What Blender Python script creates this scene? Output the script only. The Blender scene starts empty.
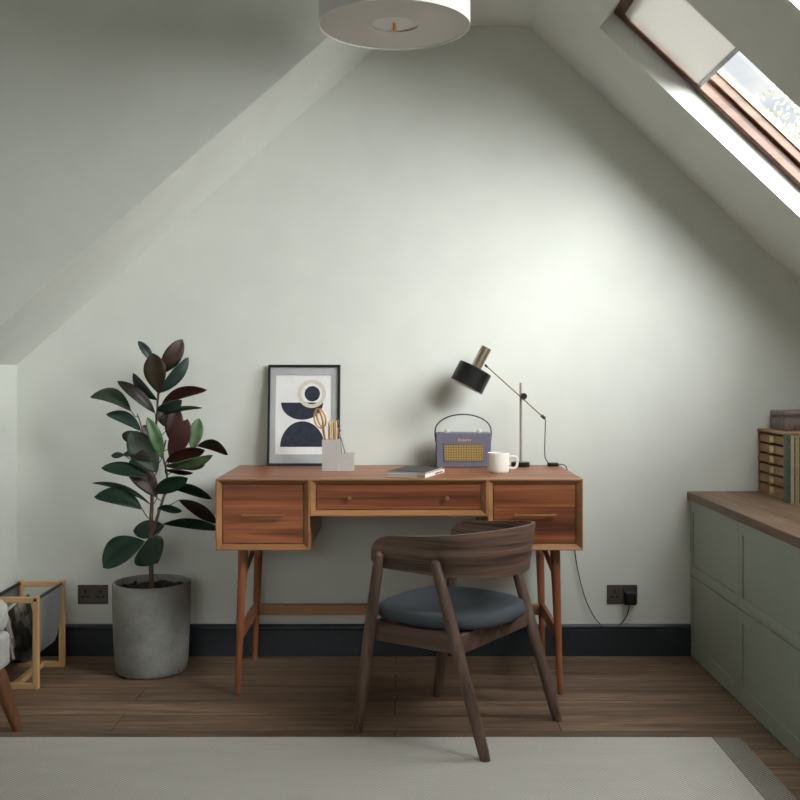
import bpy, bmesh, math, random
from mathutils import Vector, Matrix
random.seed(7)
PI = math.pi
SC = bpy.context.scene
COL = SC.collection

# ------------------------------------------------------------------ camera geometry
F = 1029.0          # focal length in pixels
CD = 4.2            # camera distance from the gable wall (gable wall is the plane y = 0)
CH = 1.155          # camera height
def sc_(d): return F / (CD - d)
def at(u, v, d):
    """point seen at (u, v) standing d metres in front of the gable wall"""
    s = sc_(d)
    return Vector(((u - 400) / s, -d, CH - (v - 372) / s))

# ------------------------------------------------------------------ materials
def srgb(c):
    def f(x):
        x /= 255.0
        return x / 12.92 if x <= 0.04045 else ((x + 0.055) / 1.055) ** 2.4
    return (f(c[0]), f(c[1]), f(c[2]), 1)
class NT:
    def __init__(self, name):
        self.m = bpy.data.materials.new(name); self.m.use_nodes = True
        self.t = self.m.node_tree; self.b = self.t.nodes['Principled BSDF']
        self.co = None
    def n(self, typ, **kw):
        x = self.t.nodes.new(typ)
        for k, v in kw.items(): setattr(x, k, v)
        return x
    def l(self, a, b): self.t.links.new(a, b)
    def coord(self, scale=(1, 1, 1), loc=(0, 0, 0), rot=(0, 0, 0)):
        tc = self.n('ShaderNodeTexCoord'); mp = self.n('ShaderNodeMapping')
        mp.inputs['Scale'].default_value = scale; mp.inputs['Location'].default_value = loc
        mp.inputs['Rotation'].default_value = rot
        self.l(tc.outputs['Object'], mp.inputs['Vector']); return mp.outputs['Vector']
    def noise(self, vec, scale=5, detail=4, rough=.5, dist=0):
        x = self.n('ShaderNodeTexNoise'); self.l(vec, x.inputs['Vector'])
        x.inputs['Scale'].default_value = scale; x.inputs['Detail'].default_value = detail
        x.inputs['Roughness'].default_value = rough; x.inputs['Distortion'].default_value = dist
        return x.outputs['Fac']
    def ramp(self, fac, stops):
        x = self.n('ShaderNodeValToRGB'); e = x.color_ramp.elements
        while len(e) < len(stops): e.new(0.5)
        for i, (p, c) in enumerate(stops): e[i].position = p; e[i].color = c
        self.l(fac, x.inputs['Fac']); return x.outputs['Color']
    def math(self, op, a, b=None, c=None):
        x = self.n('ShaderNodeMath', operation=op)
        for i, q in enumerate((a, b, c)):
            if q is None: continue
            if isinstance(q, (int, float)): x.inputs[i].default_value = q
            else: self.l(q, x.inputs[i])
        return x.outputs[0]
    def mix(self, a, b, fac, mode='MIX'):
        x = self.n('ShaderNodeMix', data_type='RGBA', blend_type=mode)
        if isinstance(fac, (int, float)): x.inputs[0].default_value = fac
        else: self.l(fac, x.inputs[0])
        for s, q in ((6, a), (7, b)):
            if isinstance(q, tuple): x.inputs[s].default_value = q
            else: self.l(q, x.inputs[s])
        return x.outputs[2]
    def bump(self, h, strength=.2, dist=.002):
        x = self.n('ShaderNodeBump'); x.inputs['Strength'].default_value = strength
        x.inputs['Distance'].default_value = dist
        self.l(h, x.inputs['Height']); self.l(x.outputs['Normal'], self.b.inputs['Normal'])
    def set(self, rough=.5, metal=0, spec=.5, color=None, coat=0):
        self.b.inputs['Roughness'].default_value = rough; self.b.inputs['Metallic'].default_value = metal
        self.b.inputs['Specular IOR Level'].default_value = spec; self.b.inputs['Coat Weight'].default_value = coat
        if color is not None:
            if isinstance(color, tuple): self.b.inputs['Base Color'].default_value = color
            else: self.l(color, self.b.inputs['Base Color'])
        return self.m

def plain(name, c, rough=.5, metal=0, var=.06, scale=30, spec=.5, bump=0, coat=0):
    k = NT(name); v = k.coord(); f = k.noise(v, scale, 4)
    c0 = srgb(tuple(x * (1 - var) for x in c)); c1 = srgb(tuple(min(255, x * (1 + var)) for x in c))
    col = k.ramp(f, [(.3, c0), (.7, c1)])
    if bump: k.bump(f, bump)
    return k.set(rough, metal, spec, col, coat)

def wood(name, dark, mid, light, axis='x', freq=14, stretch=14, rough=.45, streak=.5, spec=.4, warp=.4, loc=(0, 0, 0)):
    k = NT(name); s = [freq] * 3
    for q in axis: s['xyz'.index(q)] = freq / stretch
    v = k.coord(tuple(s), loc)
    a = k.noise(v, 1.0, 3, .55, warp)
    s2 = [freq * (9 if len(axis) == 1 else 4)] * 3
    for q in axis: s2['xyz'.index(q)] = freq * 9 / (stretch * 3)
    b = k.noise(k.coord(tuple(s2), loc), 1.0, 5, .6, .3)
    f = k.math('MULTIPLY_ADD', b, streak * .5, k.math('MULTIPLY', a, 1 - streak * .5))
    col = k.ramp(f, [(.34, srgb(dark)), (.5, srgb(mid)), (.66, srgb(light))])
    k.bump(b, .08, .001)
    return k.set(rough, 0, spec, col)

M = {}
M['wall'] = plain('wall_paint', (217, 219, 213), .85, var=.012, scale=6, spec=.15)
M['ceil'] = plain('ceiling_paint', (216, 217, 212), .85, var=.012, scale=6, spec=.15)
M['skirt'] = plain('skirting_paint', (44, 50, 55), .38, var=.05, scale=20, spec=.4)
M['desk_top'] = wood('desk_top_walnut', (112, 64, 42), (146, 90, 60), (168, 110, 76), 'x', 26, 22, .38, .6)
M['desk_front'] = wood('desk_drawer_walnut', (88, 46, 28), (138, 79, 48), (176, 112, 72), 'x', 26, 26, .42, .5)
M['desk_edge'] = wood('desk_edge_walnut', (142, 100, 66), (158, 112, 74), (172, 126, 88), 'x', 14, 10, .42, .4)
M['desk_leg'] = wood('desk_leg_walnut', (122, 72, 46), (144, 86, 56), (160, 102, 70), 'z', 30, 16, .4, .5)
M['desk_rail'] = wood('desk_rail_walnut', (128, 90, 62), (146, 104, 72), (158, 116, 82), 'x', 30, 16, .45, .5)
M['chair'] = wood('chair_walnut', (66, 50, 44), (92, 72, 62), (112, 90, 78), 'z', 34, 16, .42, .6)
M['chair_band'] = wood('chair_band_walnut', (58, 42, 36), (98, 75, 64), (118, 94, 80), 'xy', 60, 22, .45, .35, warp=.5)
M['chair_rail'] = wood('chair_rail_walnut', (66, 49, 42), (92, 70, 60), (110, 87, 75), 'x', 34, 12, .45, .6)
M['oak'] = wood('rack_oak', (178, 140, 98), (196, 158, 114), (208, 172, 128), 'z', 26, 12, .5, .5)
M['oak_h'] = wood('rack_oak_rail', (178, 140, 98), (196, 158, 114), (208, 172, 128), 'x', 26, 12, .5, .5)
M['arm_leg'] = wood('armchair_leg_walnut', (88, 54, 34), (108, 70, 46), (126, 84, 58), 'z', 26, 12, .4, .5)
M['top_wood'] = wood('worktop_walnut', (82, 64, 50), (112, 88, 70), (140, 114, 92), 'y', 30, 12, .5, .8)
M['win'] = wood('window_pine_brown', (68, 44, 32), (86, 58, 42), (102, 72, 53), 'x', 30, 16, .4, .5)
M['bead'] = wood('window_pale_bead', (176, 140, 104), (190, 154, 116), (200, 166, 130), 'x', 30, 16, .5, .4)
M['chest'] = wood('drawer_chest_wood', (112, 86, 60), (146, 116, 84), (170, 140, 104), 'y', 40, 8, .6, .7)
M['cab'] = plain('cabinet_green_paint', (158, 167, 156), .42, var=.015, scale=10, spec=.35)
M['black'] = plain('black_metal', (26, 26, 26), .38, .3, .05)
M['black_pl'] = plain('black_plastic', (15, 15, 16), .45, 0, .05)
M['brass'] = plain('brushed_brass', (188, 174, 154), .32, 1, .05, 60)
M['steel'] = plain('brushed_nickel', (184, 178, 168), .35, 1, .04, 60)
M['bronze'] = plain('handle_bronze', (160, 124, 78), .35, .7, .05)
M['arm_brass'] = plain('lamp_arm_dull_brass', (132, 112, 88), .5, .3, .05)
M['pole'] = plain('lamp_pole_nickel', (168, 162, 150), .45, .35, .03)
M['gold'] = plain('gold_metal', (198, 154, 98), .35, .7, .05)
M['emblem'] = plain('emblem_gilt', (214, 180, 124), .5, .2, .02)
M['chrome'] = plain('chrome', (190, 192, 196), .2, 1, .03)
M['plate'] = plain('socket_plate_bronze', (92, 86, 82), .4, .5, .04)
M['hole'] = plain('socket_hole', (10, 10, 10), .6)
M['shade_in'] = plain('lamp_inner_white', (225, 222, 214), .6)
M['white'] = plain('white_ceramic', (232, 228, 220), .3, 0, .01, 10)
M['cream'] = plain('cream_knob', (216, 204, 176), .4)
M['paper'] = plain('print_paper', (226, 225, 226), .7, 0, .01)
M['mat'] = plain('grey_mount', (172, 174, 176), .8, 0, .015)
M['navy'] = plain('print_ink_navy', (38, 42, 58), .8, 0, .18, 60)
M['tan'] = plain('print_ink_sand', (206, 200, 184), .8, 0, .06, 120)
M['radio'] = plain('radio_leatherette', (104, 102, 118), .55, 0, .05, 300, bump=.2)
M['radio_edge'] = plain('radio_edge_dark', (70, 68, 82), .5)
M['leather'] = plain('brown_leather', (96, 66, 52), .5)
M['strap'] = plain('dark_strap', (52, 48, 46), .5)
M['pencil'] = plain('pencil_wood', (206, 170, 122), .5)
M['lead'] = plain('pencil_lead', (50, 46, 44), .5)
M['soil'] = plain('potting_soil', (44, 34, 28), .95, 0, .5, 90, bump=1)
M['stem'] = plain('plant_stem', (92, 72, 56), .7, 0, .2, 60)
M['petiole'] = plain('plant_petiole', (84, 62, 48), .6, 0, .1, 60)
M['cream_pg'] = plain('page_edges', (198, 190, 168), .8, 0, .08, 200)
M['grey_pg'] = plain('page_edges_grey', (184, 184, 182), .8, 0, .06, 200)
M['cover_dk'] = plain('magazine_cover_dark', (54, 60, 64), .6, 0, .15, 20)
M['cover_wh'] = plain('magazine_cover_white', (236, 234, 232), .35, 0, .02)
M['orange'] = plain('magazine_print_rust', (168, 96, 66), .5, 0, .2, 60)
M['beige'] = plain('magazine_print_beige', (170, 150, 132), .5, 0, .05)
M['bk_green'] = plain('book_cloth_green', (70, 82, 66), .7, 0, .35, 120)
M['bk_navy'] = plain('book_cloth_navy', (40, 50, 72), .7, 0, .15, 120)
M['bk_tan'] = plain('book_cloth_tan', (164, 150, 110), .7, 0, .08, 60)
M['bk_cream'] = plain('book_cloth_cream', (172, 170, 152), .7, 0, .06, 60)
M['bk_red'] = plain('book_cloth_red', (112, 52, 38), .7, 0, .2, 60)
M['bk_teal'] = plain('book_cloth_teal', (60, 92, 78), .7, 0, .2, 60)
M['bk_dark'] = plain('book_cloth_dark', (44, 30, 28), .7, 0, .2, 60)
M['case'] = plain('case_worn_leather', (118, 106, 100), .6, 0, .14, 50, bump=.2)
M['case_lt'] = plain('case_seam', (156, 140, 124), .6, 0, .1, 50)
M['label'] = plain('brass_label_frame', (206, 178, 118), .35, .7, .06)
M['card'] = plain('label_card', (214, 198, 158), .8, 0, .1, 90)
M['felt'] = plain('rack_grey_felt', (150, 150, 150), .95, 0, .07, 160, spec=.1, bump=.3)
M['diff'] = plain('lampshade_diffuser', (206, 200, 194), .7, 0, .005)
M['disc'] = plain('lampshade_centre_disc', (228, 226, 220), .6, 0, .005)

def leafmat(name, c, rough=.32):
    k = NT(name); v = k.coord((1, 1, 1)); f = k.noise(v, 22, 3)
    col = k.ramp(f, [(.3, srgb(tuple(x * .82 for x in c))), (.7, srgb(tuple(min(255, x * 1.14) for x in c)))])
    k.bump(k.noise(v, 70, 3), .15, .001)
    return k.set(rough + .06, 0, .35, col)
LM = {'dg': leafmat('leaf_dark_green', (24, 48, 34)), 'te': leafmat('leaf_teal_grey', (40, 56, 52), .4),
      'br': leafmat('leaf_burgundy_brown', (54, 36, 26), .42), 'ma': leafmat('leaf_maroon', (60, 31, 27), .4),
      'ob': leafmat('leaf_olive_brown', (48, 37, 23), .4), 'lg': leafmat('leaf_light_green', (86, 108, 74), .4),
      'bg': leafmat('leaf_fresh_green', (66, 94, 60), .35), 'gg': leafmat('leaf_grey_green', (56, 68, 54), .42),
      'db': leafmat('leaf_dark_brown', (34, 27, 20), .4)}

def fabric(name, c, scale=260, var=.16, rough=.95, bump=.6):
    k = NT(name); v = k.coord()
    a = k.noise(v, scale, 3, .6); w = k.noise(v, scale / 14, 3)
    f = k.math('MULTIPLY_ADD', a, .7, k.math('MULTIPLY', w, .3))
    col = k.ramp(f, [(.35, srgb(tuple(x * (1 - var) for x in c))), (.65, srgb(tuple(min(255, x * (1 + var)) for x in c)))])
    k.bump(a, bump, .002); return k.set(rough, 0, .15, col)
M['tweed'] = fabric('armchair_tweed', (178, 178, 174), 300, .16)
M['seat'] = fabric('chair_seat_cloth', (72, 77, 83), 340, .06, .8, .25)

def concrete(name, c, var=.16):
    k = NT(name); v = k.coord()
    a = k.noise(v, 7, 6, .65); b = k.noise(v, 120, 4, .6)
    f = k.math('MULTIPLY_ADD', b, .3, k.math('MULTIPLY', a, .7))
    col = k.ramp(f, [(.3, srgb(tuple(x * (1 - var) for x in c))), (.7, srgb(tuple(min(255, x * (1 + var)) for x in c)))])
    k.bump(b, .15, .001); return k.set(.8, 0, .2, col)
M['pot'] = concrete('pot_concrete', (132, 131, 127))
M['holder'] = concrete('holder_concrete', (184, 180, 176), .06)

def floor_mat():
    k = NT('floor_oak_planks')
    tc = k.n('ShaderNodeTexCoord'); mp = k.n('ShaderNodeMapping')
    mp.inputs['Location'].default_value = (.93, .116 + .1555 * 60, 0)
    k.l(tc.outputs['Object'], mp.inputs['Vector'])
    br = k.n('ShaderNodeTexBrick'); k.l(mp.outputs['Vector'], br.inputs['Vector'])
    br.offset = .37; br.offset_frequency = 2; br.squash = 1
    for nme, val in (('Scale', 1), ('Brick Width', 1.45), ('Row Height', .1555), ('Mortar Size', .0018), ('Mortar Smooth', .1), ('Bias', 0)):
        br.inputs[nme].default_value = val
    br.inputs['Color1'].default_value = (0, 0, 0, 1); br.inputs['Color2'].default_value = (1, 1, 1, 1)
    br.inputs['Mortar'].default_value = (.5, .5, .5, 1)
    sep = k.n('ShaderNodeSeparateColor'); k.l(br.outputs['Color'], sep.inputs[0])
    # grain shifted per plank
    add = k.n('ShaderNodeVectorMath', operation='ADD'); cmb = k.n('ShaderNodeCombineXYZ')
    k.l(k.math('MULTIPLY', sep.outputs[0], 17.3), cmb.inputs[0]); k.l(k.math('MULTIPLY', sep.outputs[0], 9.1), cmb.inputs[2])
    k.l(tc.outputs['Object'], add.inputs[0]); k.l(cmb.outputs[0], add.inputs[1])
    def gr(s):
        m2 = k.n('ShaderNodeMapping'); m2.inputs['Scale'].default_value = s; k.l(add.outputs[0], m2.inputs['Vector']); return m2.outputs[0]
    a = k.noise(gr((1.3, 15, 1)), 1.0, 4, .6, .8); b = k.noise(gr((6, 110, 6)), 1.0, 5, .65, .3)
    f = k.math('MULTIPLY_ADD', b, .45, k.math('MULTIPLY', a, .55))
    col = k.ramp(f, [(.32, srgb((70, 53, 41))), (.5, srgb((120, 96, 78))), (.68, srgb((160, 133, 111)))])
    tint = k.ramp(sep.outputs[0], [(0, (.78, .78, .78, 1)), (1, (1.14, 1.12, 1.1, 1))])
    col = k.mix(col, tint, 1.0, 'MULTIPLY')
    knots = k.noise(gr((5, 24, 1)), 1.0, 2, .5, 1.5)
    kn = k.ramp(knots, [(.66, (1, 1, 1, 1)), (.74, (.55, .5, .48, 1))])
    col = k.mix(col, kn, .8, 'MULTIPLY')
    col = k.mix(col, srgb((34, 26, 22)), br.outputs['Fac'])
    k.bump(k.math('SUBTRACT', k.math('MULTIPLY', b, .2), br.outputs['Fac']), .25, .002)
    return k.set(.48, 0, .35, col)
M['floor'] = floor_mat()

def rug_mat(name, dark, light):
    k = NT(name); tc = k.n('ShaderNodeTexCoord'); sp = k.n('ShaderNodeSeparateXYZ'); k.l(tc.outputs['Object'], sp.inputs[0])
    tri = k.math('PINGPONG', sp.outputs[0], .032)
    q = k.math('ADD', sp.outputs[1], k.math('MULTIPLY', tri, .85))
    st = k.math('FRACT', k.math('MULTIPLY', q, 1 / .0105))
    h = k.math('PINGPONG', st, .5)
    n = k.noise(k.coord(), 400, 3)
    big = k.noise(k.coord((1, 3, 1)), 5, 3)
    f = k.math('ADD', k.math('MULTIPLY', h, 1.1), k.math('ADD', k.math('MULTIPLY', n, .35), k.math('MULTIPLY', big, .12)))
    col = k.ramp(f, [(.25, srgb(dark)), (.8, srgb(light))])
    k.bump(f, .5, .003); return k.set(.95, 0, .1, col)
M['rug'] = rug_mat('rug_weave', (160, 155, 148), (222, 218, 210))
M['rug_b'] = rug_mat('rug_border_weave', (96, 90, 84), (176, 170, 162))

def grille_mat():
    k = NT('radio_gold_grille'); tc = k.n('ShaderNodeTexCoord'); sp = k.n('ShaderNodeSeparateXYZ'); k.l(tc.outputs['Object'], sp.inputs[0])
    a = k.math('PINGPONG', k.math('MULTIPLY', sp.outputs[0], 100), .5); b = k.math('PINGPONG', k.math('MULTIPLY', sp.outputs[2], 100), .5)
    f = k.math('MULTIPLY', k.math('ADD', a, b), 1.0)
    col = k.ramp(f, [(.15, srgb((112, 92, 50))), (.8, srgb((176, 150, 92)))])
    return k.set(.5, .2, .4, col)
M['grille'] = grille_mat()

def trans_mat(name, c, w=.5, rough=.8):
    k = NT(name); d = k.n('ShaderNodeBsdfDiffuse'); t = k.n('ShaderNodeBsdfTranslucent'); mx = k.n('ShaderNodeMixShader')
    n = k.noise(k.coord((260, 260, 260)), 1, 3)
    col = k.ramp(n, [(.3, srgb(tuple(x * .96 for x in c))), (.7, srgb(c))])
    k.l(col, d.inputs[0]); k.l(col, t.inputs[0]); mx.inputs[0].default_value = w
    k.l(d.outputs[0], mx.inputs[1]); k.l(t.outputs[0], mx.inputs[2])
    k.l(mx.outputs[0], k.t.nodes['Material Output'].inputs['Surface']); return k.m
M['blind'] = trans_mat('blind_linen', (232, 230, 227), .22)
M['blind_bar'] = plain('blind_bottom_bar', (186, 188, 190), .4)
M['drum'] = trans_mat('lampshade_white_cloth', (240, 240, 238), .3)

def glass_mat():
    k = NT('window_glass'); t = k.n('ShaderNodeBsdfTransparent'); g = k.n('ShaderNodeBsdfGlossy'); mx = k.n('ShaderNodeMixShader')
    fr = k.n('ShaderNodeFresnel'); fr.inputs[0].default_value = 1.45; g.inputs['Roughness'].default_value = .02
    t.inputs[0].default_value = (.97, .985, .98, 1)
    ge = k.n('ShaderNodeNewGeometry')
    k.l(k.math('MULTIPLY', fr.outputs[0], k.math('SUBTRACT', 1, ge.outputs['Backfacing'])), mx.inputs[0]); k.l(t.outputs[0], mx.inputs[1]); k.l(g.outputs[0], mx.inputs[2])
    k.l(mx.outputs[0], k.t.nodes['Material Output'].inputs['Surface']); return k.m
M['glass'] = glass_mat()
M['treeleaf'] = plain('birch_leaves', (206, 206, 160), .6, 0, .2, 3)
M['bark'] = plain('birch_bark', (190, 176, 150), .8, 0, .2, 5)

def magazine_mat():
    k = NT('magazine_photo_cover'); v = k.coord((1, 1, 1))
    vo = k.n('ShaderNodeTexVoronoi'); vo.inputs['Scale'].default_value = 26; k.l(v, vo.inputs['Vector'])
    s = k.n('ShaderNodeSeparateColor'); k.l(vo.outputs['Color'], s.inputs[0])
    col = k.ramp(s.outputs[0], [(.1, srgb((44, 40, 38))), (.45, srgb((66, 62, 56))), (.7, srgb((112, 102, 88))), (.95, srgb((170, 164, 152)))])
    return k.set(.35, 0, .5, col)
M['mag'] = magazine_mat()

# ------------------------------------------------------------------ object helpers
FR = {}          # world frame of each thing / part
def tag(o, label=None, cat=None, group=None, kind=None):
    if label: o['label'] = label
    if cat: o['category'] = cat
    if group: o['group'] = group
    if kind: o['kind'] = kind
    return o
def thing(name, label, cat, loc=(0, 0, 0), rotz=0, group=None, rot=None):
    o = bpy.data.objects.new(name, None); COL.objects.link(o)
    o.empty_display_size = .05
    o.location = loc; o.rotation_euler = rot or (0, 0, rotz)
    FR[o] = Matrix.Translation(loc) @ o.rotation_euler.to_matrix().to_4x4()
    return tag(o, label, cat, group)
def obj(name, bm, mat, parent=None, world=False, smooth=False, bevel=0, seg=2, angle=35):
    """one mesh object; world=True: the bmesh is in world coordinates, else in the thing's own frame"""
    fr = FR.get(parent, Matrix.Identity(4)) if parent else Matrix.Identity(4)
    if world and parent: bm.transform(fr.inverted())
    bmesh.ops.recalc_face_normals(bm, faces=bm.faces[:])
    me = bpy.data.meshes.new(name); bm.to_mesh(me); bm.free()
    mats = mat if isinstance(mat, (list, tuple)) else [mat]
    for m in mats: me.materials.append(m)
    if smooth:
        for p in me.polygons: p.use_smooth = True
        if smooth != 'all': me.set_sharp_from_angle(angle=math.radians(angle))
    o = bpy.data.objects.new(name, me); COL.objects.link(o)
    if parent: o.parent = parent
    FR[o] = fr
    if bevel:
        b = o.modifiers.new('bevel', 'BEVEL'); b.width = bevel; b.segments = seg; b.limit_method = 'ANGLE'; b.angle_limit = math.radians(40)
        b.harden_normals = False
        for p in me.polygons: p.use_smooth = True
        me.set_sharp_from_angle(angle=math.radians(40)) if seg < 3 else None
    return o
def struct(name, bm, mat, parent=None, **kw):
    o = obj(name, bm, mat, parent, **kw)
    if not parent: o['kind'] = 'structure'
    return o
def B(): return bmesh.new()
def box(bm, x0, x1, y0, y1, z0, z1, mi=0):
    vs = [bm.verts.new((x, y, z)) for x in (x0, x1) for y in (y0, y1) for z in (z0, z1)]
    for f in ((0, 1, 3, 2), (4, 6, 7, 5), (0, 4, 5, 1), (2, 3, 7, 6), (0, 2, 6, 4), (1, 5, 7, 3)):
        bm.faces.new([vs[i] for i in f]).material_index = mi
    return bm
def hexa(bm, pts, mi=0):
    """8 points in the order of box()"""
    vs = [bm.verts.new(p) for p in pts]
    for f in ((0, 1, 3, 2), (4, 6, 7, 5), (0, 4, 5, 1), (2, 3, 7, 6), (0, 2, 6, 4), (1, 5, 7, 3)):
        bm.faces.new([vs[i] for i in f]).material_index = mi
    return bm
def prism(bm, poly, ext, mi=0):
    """poly: list of 3-D points, ext: extrusion vector"""
    ext = Vector(ext); a = [bm.verts.new(p) for p in poly]; b = [bm.verts.new(Vector(p) + ext) for p in poly]
    n = len(a)
    bm.faces.new(a).material_index = mi; bm.faces.new(b[::-1]).material_index = mi
    for i in range(n): bm.faces.new((a[i], a[(i + 1) % n], b[(i + 1) % n], b[i])).material_index = mi
    return bm
def frame_axes(d):
    d = Vector(d).normalized(); up = Vector((0, 0, 1)) if abs(d.z) < .95 else Vector((1, 0, 0))
    a = d.cross(up).normalized(); return a, d.cross(a).normalized()
def tube(bm, pts, radii, n=12, caps=True, mi=0, squash=None):
    pts = [Vector(p) for p in pts]
    if isinstance(radii, (int, float)): radii = [radii] * len(pts)
    rings = []; pa = None
    for i, p in enumerate(pts):
        d = (pts[min(i + 1, len(pts) - 1)] - pts[max(i - 1, 0)]).normalized()
        if pa is None: a, b = frame_axes(d)
        else:
            a = (pa - d * pa.dot(d)).normalized(); b = d.cross(a).normalized()
        pa = a; r = radii[i]
        sq = squash or (1, 1)
        rings.append([bm.verts.new(p + a * (r * sq[0] * math.cos(2 * PI * k / n)) + b * (r * sq[1] * math.sin(2 * PI * k / n))) for k in range(n)])
    for q in range(len(rings) - 1):
        for k in range(n):
            bm.faces.new((rings[q][k], rings[q][(k + 1) % n], rings[q + 1][(k + 1) % n], rings[q + 1][k])).material_index = mi
    if caps:
        bm.faces.new(rings[0][::-1]).material_index = mi; bm.faces.new(rings[-1]).material_index = mi
    return bm
def lathe(bm, prof, c=(0, 0, 0), n=48, axis=None, mi=0, capb=True, capt=True):
    """prof: (r, z) pairs; axis: direction of z"""
    c = Vector(c); ax = Vector(axis or (0, 0, 1)).normalized()
    if abs(ax.z) > .999: a, b = Vector((1, 0, 0)), Vector((0, 1, 0))
    else: a, b = frame_axes(ax)
    rings = []
    for r, z in prof:
        if r < 1e-6: rings.append([bm.verts.new(c + ax * z)])
        else: rings.append([bm.verts.new(c + ax * z + a * (r * math.cos(2 * PI * k / n)) + b * (r * math.sin(2 * PI * k / n))) for k in range(n)])
    for q in range(len(rings) - 1):
        A, Bq = rings[q], rings[q + 1]
        for k in range(n):
            k2 = (k + 1) % n
            if len(A) == 1 and len(Bq) == 1: continue
            if len(A) == 1: bm.faces.new((A[0], Bq[k], Bq[k2])).material_index = mi
            elif len(Bq) == 1: bm.faces.new((A[k], A[k2], Bq[0])).material_index = mi
            else: bm.faces.new((A[k], A[k2], Bq[k2], Bq[k])).material_index = mi
    if capb and len(rings[0]) > 1: bm.faces.new(rings[0][::-1]).material_index = mi
    if capt and len(rings[-1]) > 1: bm.faces.new(rings[-1]).material_index = mi
    return bm
def smooth_path(pts, n=8):
    P = [Vector(p) for p in pts]; out = []
    for i in range(len(P) - 1):
        p0 = P[max(i - 1, 0)]; p1 = P[i]; p2 = P[i + 1]; p3 = P[min(i + 2, len(P) - 1)]
        for k in range(n):
            t = k / n
            out.append(.5 * ((2 * p1) + (p2 - p0) * t + (2 * p0 - 5 * p1 + 4 * p2 - p3) * t * t + (3 * p1 - p0 - 3 * p2 + p3) * t ** 3))
    out.append(P[-1]); return out

# ------------------------------------------------------------------ room
YB = -5.7                                   # wall behind the camera
XK, XR = -1.563, 1.92                       # left pier, right knee wall
ZC = 2.567                                  # flat ceiling
AX = .522                                   # ridge where the right slope starts
ANG = math.radians(43.4); CT, ST = math.cos(ANG), math.sin(ANG)
def S(t, d, n): return Vector((AX + t * CT + n * ST, -d, ZC - t * ST + n * CT))     # point on the right roof slope
XL = -3.0
DB = .573                                   # depth of the left sloping reveal
ZP = 1.184
bm = B(); box(bm, XL - .1, XR + .1, YB - .1, .1, -.12, 0); struct('floor', bm, M['floor'])
zk = ZC - (XR - AX) / CT * ST
bm = B(); prism(bm, [(XL, 0, 0), (XR, 0, 0), (XR, 0, zk), (AX, 0, ZC), (XL, 0, ZC)], (0, .14, 0)); struct('wall_far', bm, M['wall'])
bm = B(); box(bm, XR, XR + .12, YB, 0, 0, zk); struct('wall_right', bm, M['wall'])
bm = B(); box(bm, XL - .12, XL, YB, 0, 0, ZC + .1); struct('wall_left', bm, M['wall'])
# pier and bulkhead left of the gable: faces the room at d = DB, the lower edge slopes up to the ceiling
bm = B()
xa = XK + (ZC - ZP) / .88
prism(bm, [(XL, -DB, 0), (XK, -DB, 0), (XK, -DB, ZP), (xa, -DB, ZC), (XL, -DB, ZC)], (0, DB, 0))
struct('wall_upper_left', bm, M['wall'])
bm = B(); box(bm, XL, AX + .0, YB, .14, ZC, ZC + .12)
struct('ceiling', bm, M['ceil'])
# right slope, a slab with two openings for the roof windows
TH = .17
T0, T1 = .2615, 1.62
WD = [(.52, 1.145), (1.55, 2.19)]
Tm = (XR - AX) / CT + .1
bm = B()
def slab(t0, t1, d0, d1, n0=0, n1=TH):
    pts = [S(t, d, n) for t in (t0, t1) for d in (d0, d1) for n in (n0, n1)]
    hexa(bm, pts)
slab(0, T0, -.14, -YB); slab(T1, Tm, -.14, -YB)
ds = [-.14] + [q for w in WD for q in w] + [-YB]
for i in range(0, len(ds), 2): slab(T0, T1, ds[i], ds[i + 1])
bmesh.ops.remove_doubles(bm, verts=bm.verts[:], dist=1e-5)
struct('ceiling_right', bm, M['ceil'])
bm = B()                                    # wall behind the camera, holed for the added fill-light window
wx0, wx1, wz0, wz1 = -1.6, -.2, .95, 2.1
box(bm, XL, wx0, YB - .12, YB, 0, ZC); box(bm, wx1, XR, YB - .12, YB, 0, ZC)
box(bm, wx0, wx1, YB - .12, YB, 0, wz0); box(bm, wx0, wx1, YB - .12, YB, wz1, ZC)
struct('wall_near', bm, M['wall'])

# skirting: torus profile run along the walls
def skirt_prof():
    return [(0, 0), (.017, 0), (.017, .104), (.012, .107), (.012, .110), (.016, .113), (.015, .120), (.009, .127), (0, .127)]
bm = B(); prism(bm, [(XK, -o, z) for o, z in skirt_prof()], (1.20 - XK, 0, 0)); struct('baseboard_far', bm, M['skirt'])
bm = B(); prism(bm, [(XK + o, -.017, z) for o, z in skirt_prof()], (0, -DB + .017, 0)); struct('baseboard_left', bm, M['skirt'])
bm = B(); prism(bm, [(XL, -DB - o, z) for o, z in skirt_prof()], (XK - XL, 0, 0)); struct('baseboard_upper_left', bm, M['skirt'])

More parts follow.
